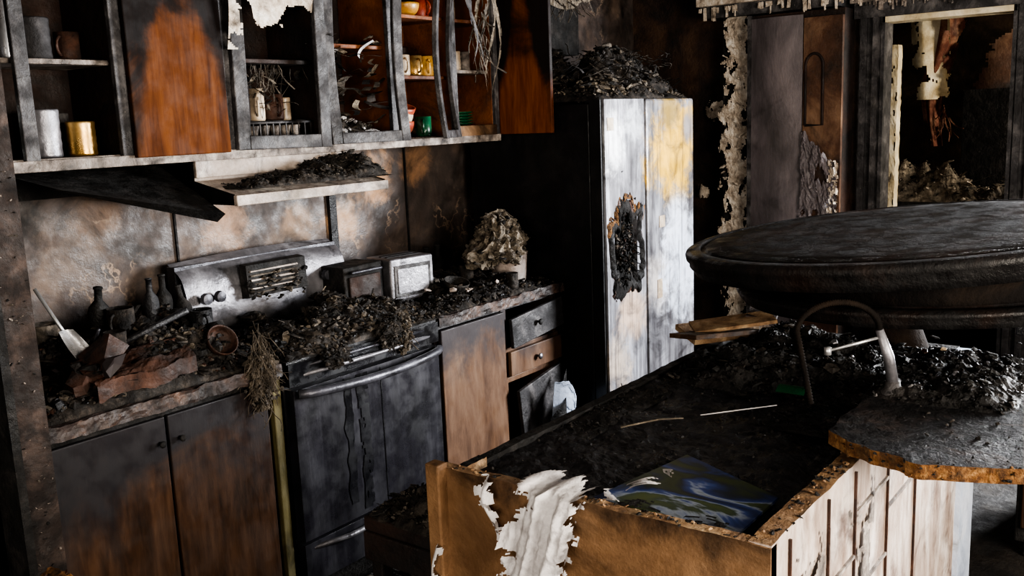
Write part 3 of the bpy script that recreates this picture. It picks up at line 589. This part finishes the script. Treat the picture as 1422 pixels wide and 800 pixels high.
b=B(); b.box(-.09,.09,-.03,-.012,.197,.203,'fside',mt_);b.box(-.09,.09,.012,.03,.197,.203,'fside',mt_); b.box(-.125,-.118,-.02,.02,.12,.15,'fside',mt_); b.box(-.10,.10,-.094,-.09,.03,.17,'frame',mt_); b.box(-.085,.085,-.097,-.093,.045,.155,'steel',mt_); b.box(-.115,.115,-.085,.085,0,.014,'fside',mt_); b.make('slots_and_lever',.002,e)
b=B(); b.box(2.62,2.84,2.86,3.02,.93,1.12,'char',jit=.006); b.box(2.64,2.82,2.85,2.862,.96,1.08,'innerdark'); b.tube([(2.64,2.84,1.10),(2.82,2.84,1.10)],.007,'darksteel'); b.make('coffee_maker',.01)
b=B(); bx=T(3.56,2.72,.915)
b.lathe([(0,0),(.075,0),(.08,.01),(.09,.15),(.094,.155),(.084,.155),(.076,.012),(0,.012)],'rubwhite',bx,28,.03); b.make('enamel_bucket')
b=B()
def lump(u,v):
    a=u*2*math.pi; ca,sa=math.cos(a),math.sin(a)
    r=.14*max(0,1-(v*1.0)**2.0)**.5*min(1,.8+v)*(1+.65*sn((ca*.6,sa*.6,v*1.2),2,2)+.32*sn((ca,sa,v*2),5,4)+.12*sn((ca,sa,v*2),13,4))
    return (3.475+ca*r+.02*v,2.73+sa*r*.8,1.03+v*.23+.04*sn((ca,sa,v*2),3,4))
b.surf(lump,120,70,'ashlite')
for i in range(600):
    p=lump(R(0,1),R(0,.98)); b.shard(p,R(.004,.020),random.choice(['ash','char','insul','ashlite','ash']),.5)
b.make('charred_rubble_heap')
for x,y in ((3.28,3.0),(3.38,3.02),(3.62,2.98)): bottle(x,y,.91,'char',.035,.2,'charred_bottle')
can(3.33,2.80,.95,'soot',.035,.09); bowl(3.15,2.72,.95,'soot',.06,.05,'bowl',.3); can(3.42,2.60,.93,'soot',.03,.07)
# ---------------- island ----------------
e=empty('kitchen_island')
def jag(b,x0,x1,y0,y1,z0,z1,mt,top,n=40,axis='y'):
    vs=[]
    for i in range(n+1):
        t=i/n; L_=max(x1-x0,y1-y0); zz=z1+.004*fb((t*L_*9,x0,y0),1,3)
        if axis=='y': y=y0+(y1-y0)*t; vs+=[(x0,y,z0),(x0,y,zz),(x1,y,zz),(x1,y,z0)]
        else: x=x0+(x1-x0)*t; vs+=[(x,y0,z0),(x,y0,zz),(x,y1,zz),(x,y1,z0)]
    a=[];c=[]
    for i in range(n):
        o=4*i; a+=[(o,o+1,o+5,o+4),(o+3,o+7,o+6,o+2)]; c.append((o+1,o+2,o+6,o+5))
    a+=[(0,3,2,1),(4*n,4*n+1,4*n+2,4*n+3)]
    b.add(vs,a,mt); b.add(vs,c,top)
b=B()
jag(b,1.53,1.56,.60,1.40,0,.916,'tan','rim',120)
jag(b,1.56,3.3,1.37,1.40,0,.893,'char','char',120,'x')
jag(b,1.56,1.66,1.36,1.385,.88,.905,'rim','char',30,'x')
for i in range(90): b.shard((R(1.53,1.56),R(.62,1.39),.917),R(.003,.009),random.choice(['char','rim','char']),.4)
b.make('walls',0,e)
b=B(); jag(b,1.535,3.08,.60,.645,0,.920,'whiteside','rim',160,'x'); b.box(3.08,3.28,.585,.65,0,.9,'bluewhite')
for x in (1.62,1.84,2.02,2.28,2.55): b.box(x-.003,x+.003,.594,.601,0,.9,'rust')
for (xa,xb,z) in ((1.84,2.02,.70),(2.02,2.28,.80),(2.02,2.28,.60),(1.62,1.84,.45),(2.28,2.55,.72)): b.box(xa,xb,.594,.601,z-.004,z+.004,'framelight')
b.surf(lambda u,v:(1.66+u*.5,.597-.006*math.sin(u*9),.55+v*.3),60,40,'framelight',cut=lambda u,v:fb((u*2,v,0),3,2)>-.12)
for i in range(90): b.shard((R(1.55,2.1),R(.60,.645),.921),R(.003,.009),random.choice(['char','rim','char']),.4)
b.make('side_panel',.0,e)
b=B()
b.box(1.515,1.53,.62,1.38,.0,.40,'tan'); b.box(1.50,1.535,1.375,1.415,0,.93,'tan'); b.make('front_trim',.004,e)
b=B()
b.surf(lambda u,v:(1.56+u*1.74,.64+v*.74,.880+.009*fb((1.56+u*1.74,.64+v*.74,0),9,2)+.003*fb((u*1.74,v*.74,0),40,4)),180,80,'chargloss')
b.box(3.25,3.30,.65,1.37,0,.9,'char'); b.make('charred_top',0,e)
b=B(); b.heap(2.50,3.3,.66,1.37,.880,.10,'char',31,900,['char','char','soot','chargloss','char','char'],.022,.009,200)
for i in range(200):
    b.shard((R(1.6,2.6),R(.8,1.36),.888),R(.002,.008),random.choice(['char','soot','char']),.5)
b.heap(1.95,2.55,1.25,1.39,.882,.015,'char',33,160,['char','char','soot'],.009,.007,10)
b.heap(2.25,2.75,.66,.95,.885,.03,'char',34,200,['char','char','soot'],.012,.008,20)
b.make('burnt_debris_on_island')
b=B(); b.heap(2.36,2.95,.34,.70,.965,.06,'char',36,400,['char','char','char','chargloss','frame'],.014,.009,40)
for i in range(14): b.shard((R(2.5,3.1),R(.4,1.0),R(.99,1.02)),R(.008,.02),random.choice(['steel','rust','cream','char']),.2)
b.make('burnt_debris_on_board')
b=B(); P=[(1.93,.965),(1.80,.69),(1.60,.69),(1.59,.88),(1.60,1.02)]
b.prism(P,.893,.899,'mag'); b.surf(lambda u,v:(1.59+u*.22,.99+.03*math.sin(u*6)-v*.04,.901+.006*math.sin(u*12+v*2)),40,8,'cloth',cut=lambda u,v:fb((u*2,v,0),3,2)>.1,smooth=True)
b.surf(lambda u,v:(1.585+u*.05,.72+v*.3,.901+.004*math.sin(v*12)),8,40,'char',cut=lambda u,v:fb((u*2,v*2,0),3,2)>.1-u*.5,smooth=True)
b.make('magazine')
b=B(); b.tube([(2.02,1.20,.90),(2.12,1.14,.903),(2.16,1.09,.903)],.0025,'ashlite',6); b.tube([(2.2,1.06,.905),(2.38,.92,.905)],.0018,'cloth',6); b.make('thin_rod')
b=B(); b.surf(lambda u,v:(2.42+u*.09,.86+v*.08,.93+.015*math.sin(u*5)),10,8,'green',smooth=True); b.make('crumpled_green_wrapper')
b=B()
b.box(-.16,.16,-.07,.07,0,.02,'rim',T(3.02,1.36,.93,-.6,.2)); b.box(-.16,.16,-.06,.06,0,.015,'tan',T(2.88,1.33,.95,-.3,-.1,.1)); b.box(-.12,.12,-.05,.05,0,.02,'innerdark',T(3.12,1.26,.98,.3,.1)); b.box(-.09,.09,-.04,.04,0,.006,'rubwhite',T(3.12,1.18,1.02,.5,.2)); b.box(-.14,.14,-.05,.05,0,.012,'rim',T(2.95,1.30,.98,-.9,.15,-.1))
b.make('burnt_books')
b=B()
def dr(u,v):
    w=.16*(1-.15*v); c=1.05+.10*v
    if v<.2: x=1.64-.14*(v/.2); z=.925+.01*math.sin(v*15)
    else: t=(v-.2)/.8; x=1.50-.025*math.sin(t*3.1)-.02*t; z=.925-.50*t
    y=c-(u-.5)*w*1.25
    x-=.009*math.sin(u*19+v*3)+.004*math.sin(u*47+v*5)+.010*fb((u*2,v*7,0),2,4)
    return (x,y,z+.006*math.sin(u*15))
b.surf(dr,100,160,'cloth',cut=lambda u,v:(abs(u-.5)*1.0+.34*fb((u,v*5,0),2.5,2))>.40 or v<.06+.1*fb((u*2,0,0),3,1),smooth=True)
b.surf(lambda u,v:(1.505-.02*math.sin(u*6),1.20+u*.06+.02*math.sin(v*5),.93-v*.13),24,44,'cloth',cut=lambda u,v:abs(u-.5)+.5*fb((u,v*2,0),2.5,7)>.4,smooth=True)
b.surf(lambda u,v:(1.50-.02*math.sin(u*6),1.36+u*.05+.02*math.sin(v*5),.74-v*.25),24,44,'cloth',cut=lambda u,v:abs(u-.5)+.5*fb((u,v*2,0),2.5,9)>.4,smooth=True)
b.make('torn_vinyl_strip')
b=B()
poly0=[(2.07,.68),(1.99,.56),(1.96,.44),(2.0,.33),(2.05,.24),(2.4,.14),(2.85,.2),(2.9,.45),(2.72,.62),(2.4,.68)]
poly=[]
for i in range(len(poly0)):
    a=poly0[i];c=poly0[(i+1)%len(poly0)]
    for k in range(14):
        t=k/14; px=a[0]+(c[0]-a[0])*t; py=a[1]+(c[1]-a[1])*t; q=fb((px,py,0),14,3)*.010; poly.append((px+q,py-q))
b.prism(poly,.935,.968,'chartop',None,'chip')
for i in range(160): 
    a=random.choice(poly[8:90]); b.shard((a[0]+R(-.004,.012),a[1]+R(-.004,.012),.95+R(-.012,.018)),R(.002,.008),random.choice(['chip','char','char']),.5)
for i in range(60): b.shard((R(2.02,2.7),R(.25,.62),.97),R(.002,.009),random.choice(['char','soot','soot']),.5)
b.make('broken_chipboard_worktop')
e=empty('round_table')
def disc(name,cx,cy,cz,Rr,th,rx,ry,mt):
    b=B(); b.lathe([(0,th),(Rr*.2,th+.001),(Rr*.5,th),(Rr*.75,th+.001),(Rr*.90,th),(Rr*.905,th-.006),(Rr*.925,th-.006),(Rr*.93,th),(Rr*.975,th-.002),(Rr*.995,th-.007),(Rr,th*.80),(Rr*.998,th*.62),(Rr*.985,th*.58),(Rr*.985,th*.30),(Rr*.975,th*.22),(Rr*.965,0.0),(0,0)],mt,None,160)
    o=b.make(name,0,e); o.location=(cx,cy,cz); o.rotation_euler=(rx,ry,0); return o
disc('top',2.98,.74,1.258,.67,.072,-.085,-.03,'tabletop')
disc('under_leaf',3.06,.68,1.13,.60,.05,-.05,-.01,'tabletop')
b=B(); b.lathe([(.0,.9),(.12,.9),(.09,.98),(.07,1.03),(.09,1.12),(.0,1.12)],'blackwall',T(3.22,.85,0),24); b.lathe([(0,1.16),(.50,1.16),(.53,1.25),(0,1.25)],'blackwall',T(3.03,.70,0),48); b.make('pedestal',0,e)
e=empty('kitchen_faucet')
b=B(); A=Vector((2.42,.63,1.0))
b.lathe([(0,0),(.03,0),(.03,.012),(.02,.02),(.018,.04),(0,.04)],'frame',T(2.42,.63,.965),20)
up=[A,A+Vector((-.01,.01,.07)),A+Vector((-.025,.03,.14))]
b.tube(up,[.015,.014,.010],'steel',12); b.make('spout_base',0,e)
b=B(); arc=[]
P0=up[-1]; hd=Vector((-.6,.8,0)).normalized()
for i in range(110):
    t=i/109*math.pi*.97; c=P0+hd*.105*(1-math.cos(t))+Vector((0,0,.075*math.sin(t))); arc.append(c)
last=arc[-1]
for i in range(1,50): arc.append(last+Vector((0,0,-.0040*i))-hd*.0008*i)
b.tube(arc,[.0065+.0028*(i%2) for i in range(len(arc))],'blackwall',10); b.make('spring_neck',0,e)
b=B(); b.tube([P0+Vector((0,0,-.02)),P0+hd*.13+Vector((0,0,-.05))],.004,'bright',8); b.lathe([(0,0),(.009,0),(.009,.02),(0,.02)],'bright',Matrix.Translation(P0+hd*.13+Vector((0,0,-.06))),10); b.make('hose_bracket',0,e)
e=empty('charred_stool')
b=B(); b.box(1.58,1.92,1.44,1.72,.66,.70,'innerdark'); 
for x in (1.61,1.89):
    for y in (1.47,1.69): b.box(x-.02,x+.02,y-.02,y+.02,0,.66,'innerdark')
b.box(1.61,1.89,1.46,1.48,.3,.33,'char');b.box(1.61,1.89,1.68,1.70,.3,.33,'char');b.box(1.58,1.92,1.445,1.46,.58,.66,'innerdark'); b.box(1.575,1.59,1.45,1.72,.58,.66,'innerdark'); b.make('frame',.006,e)
b=B(); b.heap(1.58,1.92,1.44,1.72,.70,.06,'soot',41,250,['char','ash','soot'],.018,.008,60); b.make('seat_debris',0,e)
b=B(); b.heap(.85,1.70,1.95,2.50,0,.36,'char',52,500,['char','soot','char'],.03,.016,60,.3); b.make('burnt_debris_pile')
b=B(); b.heap(1.8,4.0,1.75,2.5,0,.10,'soot',45,900,['char','char','ash','ash','frame'],.035,.025,200); b.make('floor_rubble')
b=B(); b.heap(.93,1.06,2.10,2.32,.57,.12,'chip',46,20,['rust','char'],.02,.01); b.box(.93,1.06,2.10,2.32,0,.58,'char'); b.make('scorched_wooden_block')
b=B(); b.box(3.75,4.35,-.2,.52,.06,.86,'char'); b.box(3.72,4.38,-.23,.55,.86,.90,'chargloss'); 
for y in (-.17,.18): b.box(3.735,3.75,y,y+.32,.12,.8,'slate'); b.box(3.72,3.736,y+.02,y+.04,.4,.55,'darksteel')
for x in (3.78,4.30):
    for y in (-.17,.47): b.box(x-.02,x+.02,y-.02,y+.02,0,.06,'char')
b.make('charred_sideboard',.005)
# ---------------- lights ----------------
def area(name,loc,rot,sx,sy,en,col):
    l=bpy.data.lights.new(name,'AREA'); l.shape='RECTANGLE'; l.size=sx; l.size_y=sy; l.energy=en; l.color=col
    o=bpy.data.objects.new(name,l); S.collection.objects.link(o); o.location=loc; o.rotation_euler=rot; return o
area('daylight_window_1',(5.60,-.65,1.55),(0,math.radians(90),0),1.2,1.7,600,(.95,.97,1))
area('fill_lamp_front',(1.4,-2.27,1.55),(math.radians(90),0,0),2.3,1.2,250,(1,.91,.79))  # fill lamp in an added, unseen window; brightens the cabinet fronts
area('fill_lamp_left',(-1.49,.2,1.4),(0,math.radians(-90),0),1.5,1.5,82,(1,.91,.79))  # weak fill lamp in an added, unseen opening; brightens the island front
area('far_room_fill_lamp',(6.9,-.85,1.7),(math.radians(90),0,0),.9,.9,65,(1,.90,.74))  # added lamp with no window behind it; lights curtain, ash and pale strip
w=bpy.data.worlds.new('World'); S.world=w; w.use_nodes=True; w.node_tree.nodes['Background'].inputs[0].default_value=(.6,.7,.9,1); w.node_tree.nodes['Background'].inputs[1].default_value=.3
# ---------------- camera ----------------
f=1300; p=math.radians(10.2); th=math.atan2(989,f); ro=math.radians(2.3)
h=Vector((math.cos(th),math.sin(th),0)); fw=h*math.cos(p)-Vector((0,0,1))*math.sin(p); r0=h.cross(Vector((0,0,1))); u0=r0.cross(fw)
r=r0*math.cos(ro)-u0*math.sin(ro); u=u0*math.cos(ro)+r0*math.sin(ro)
mw=Matrix((r,u,-fw)).transposed().to_4x4(); mw.translation=(0,0,1.70)
cd=bpy.data.cameras.new('camera'); cd.sensor_width=36; cd.lens=36*f/1422; cd.clip_start=.05
co=bpy.data.objects.new('camera',cd); S.collection.objects.link(co); co.matrix_world=mw; S.camera=co
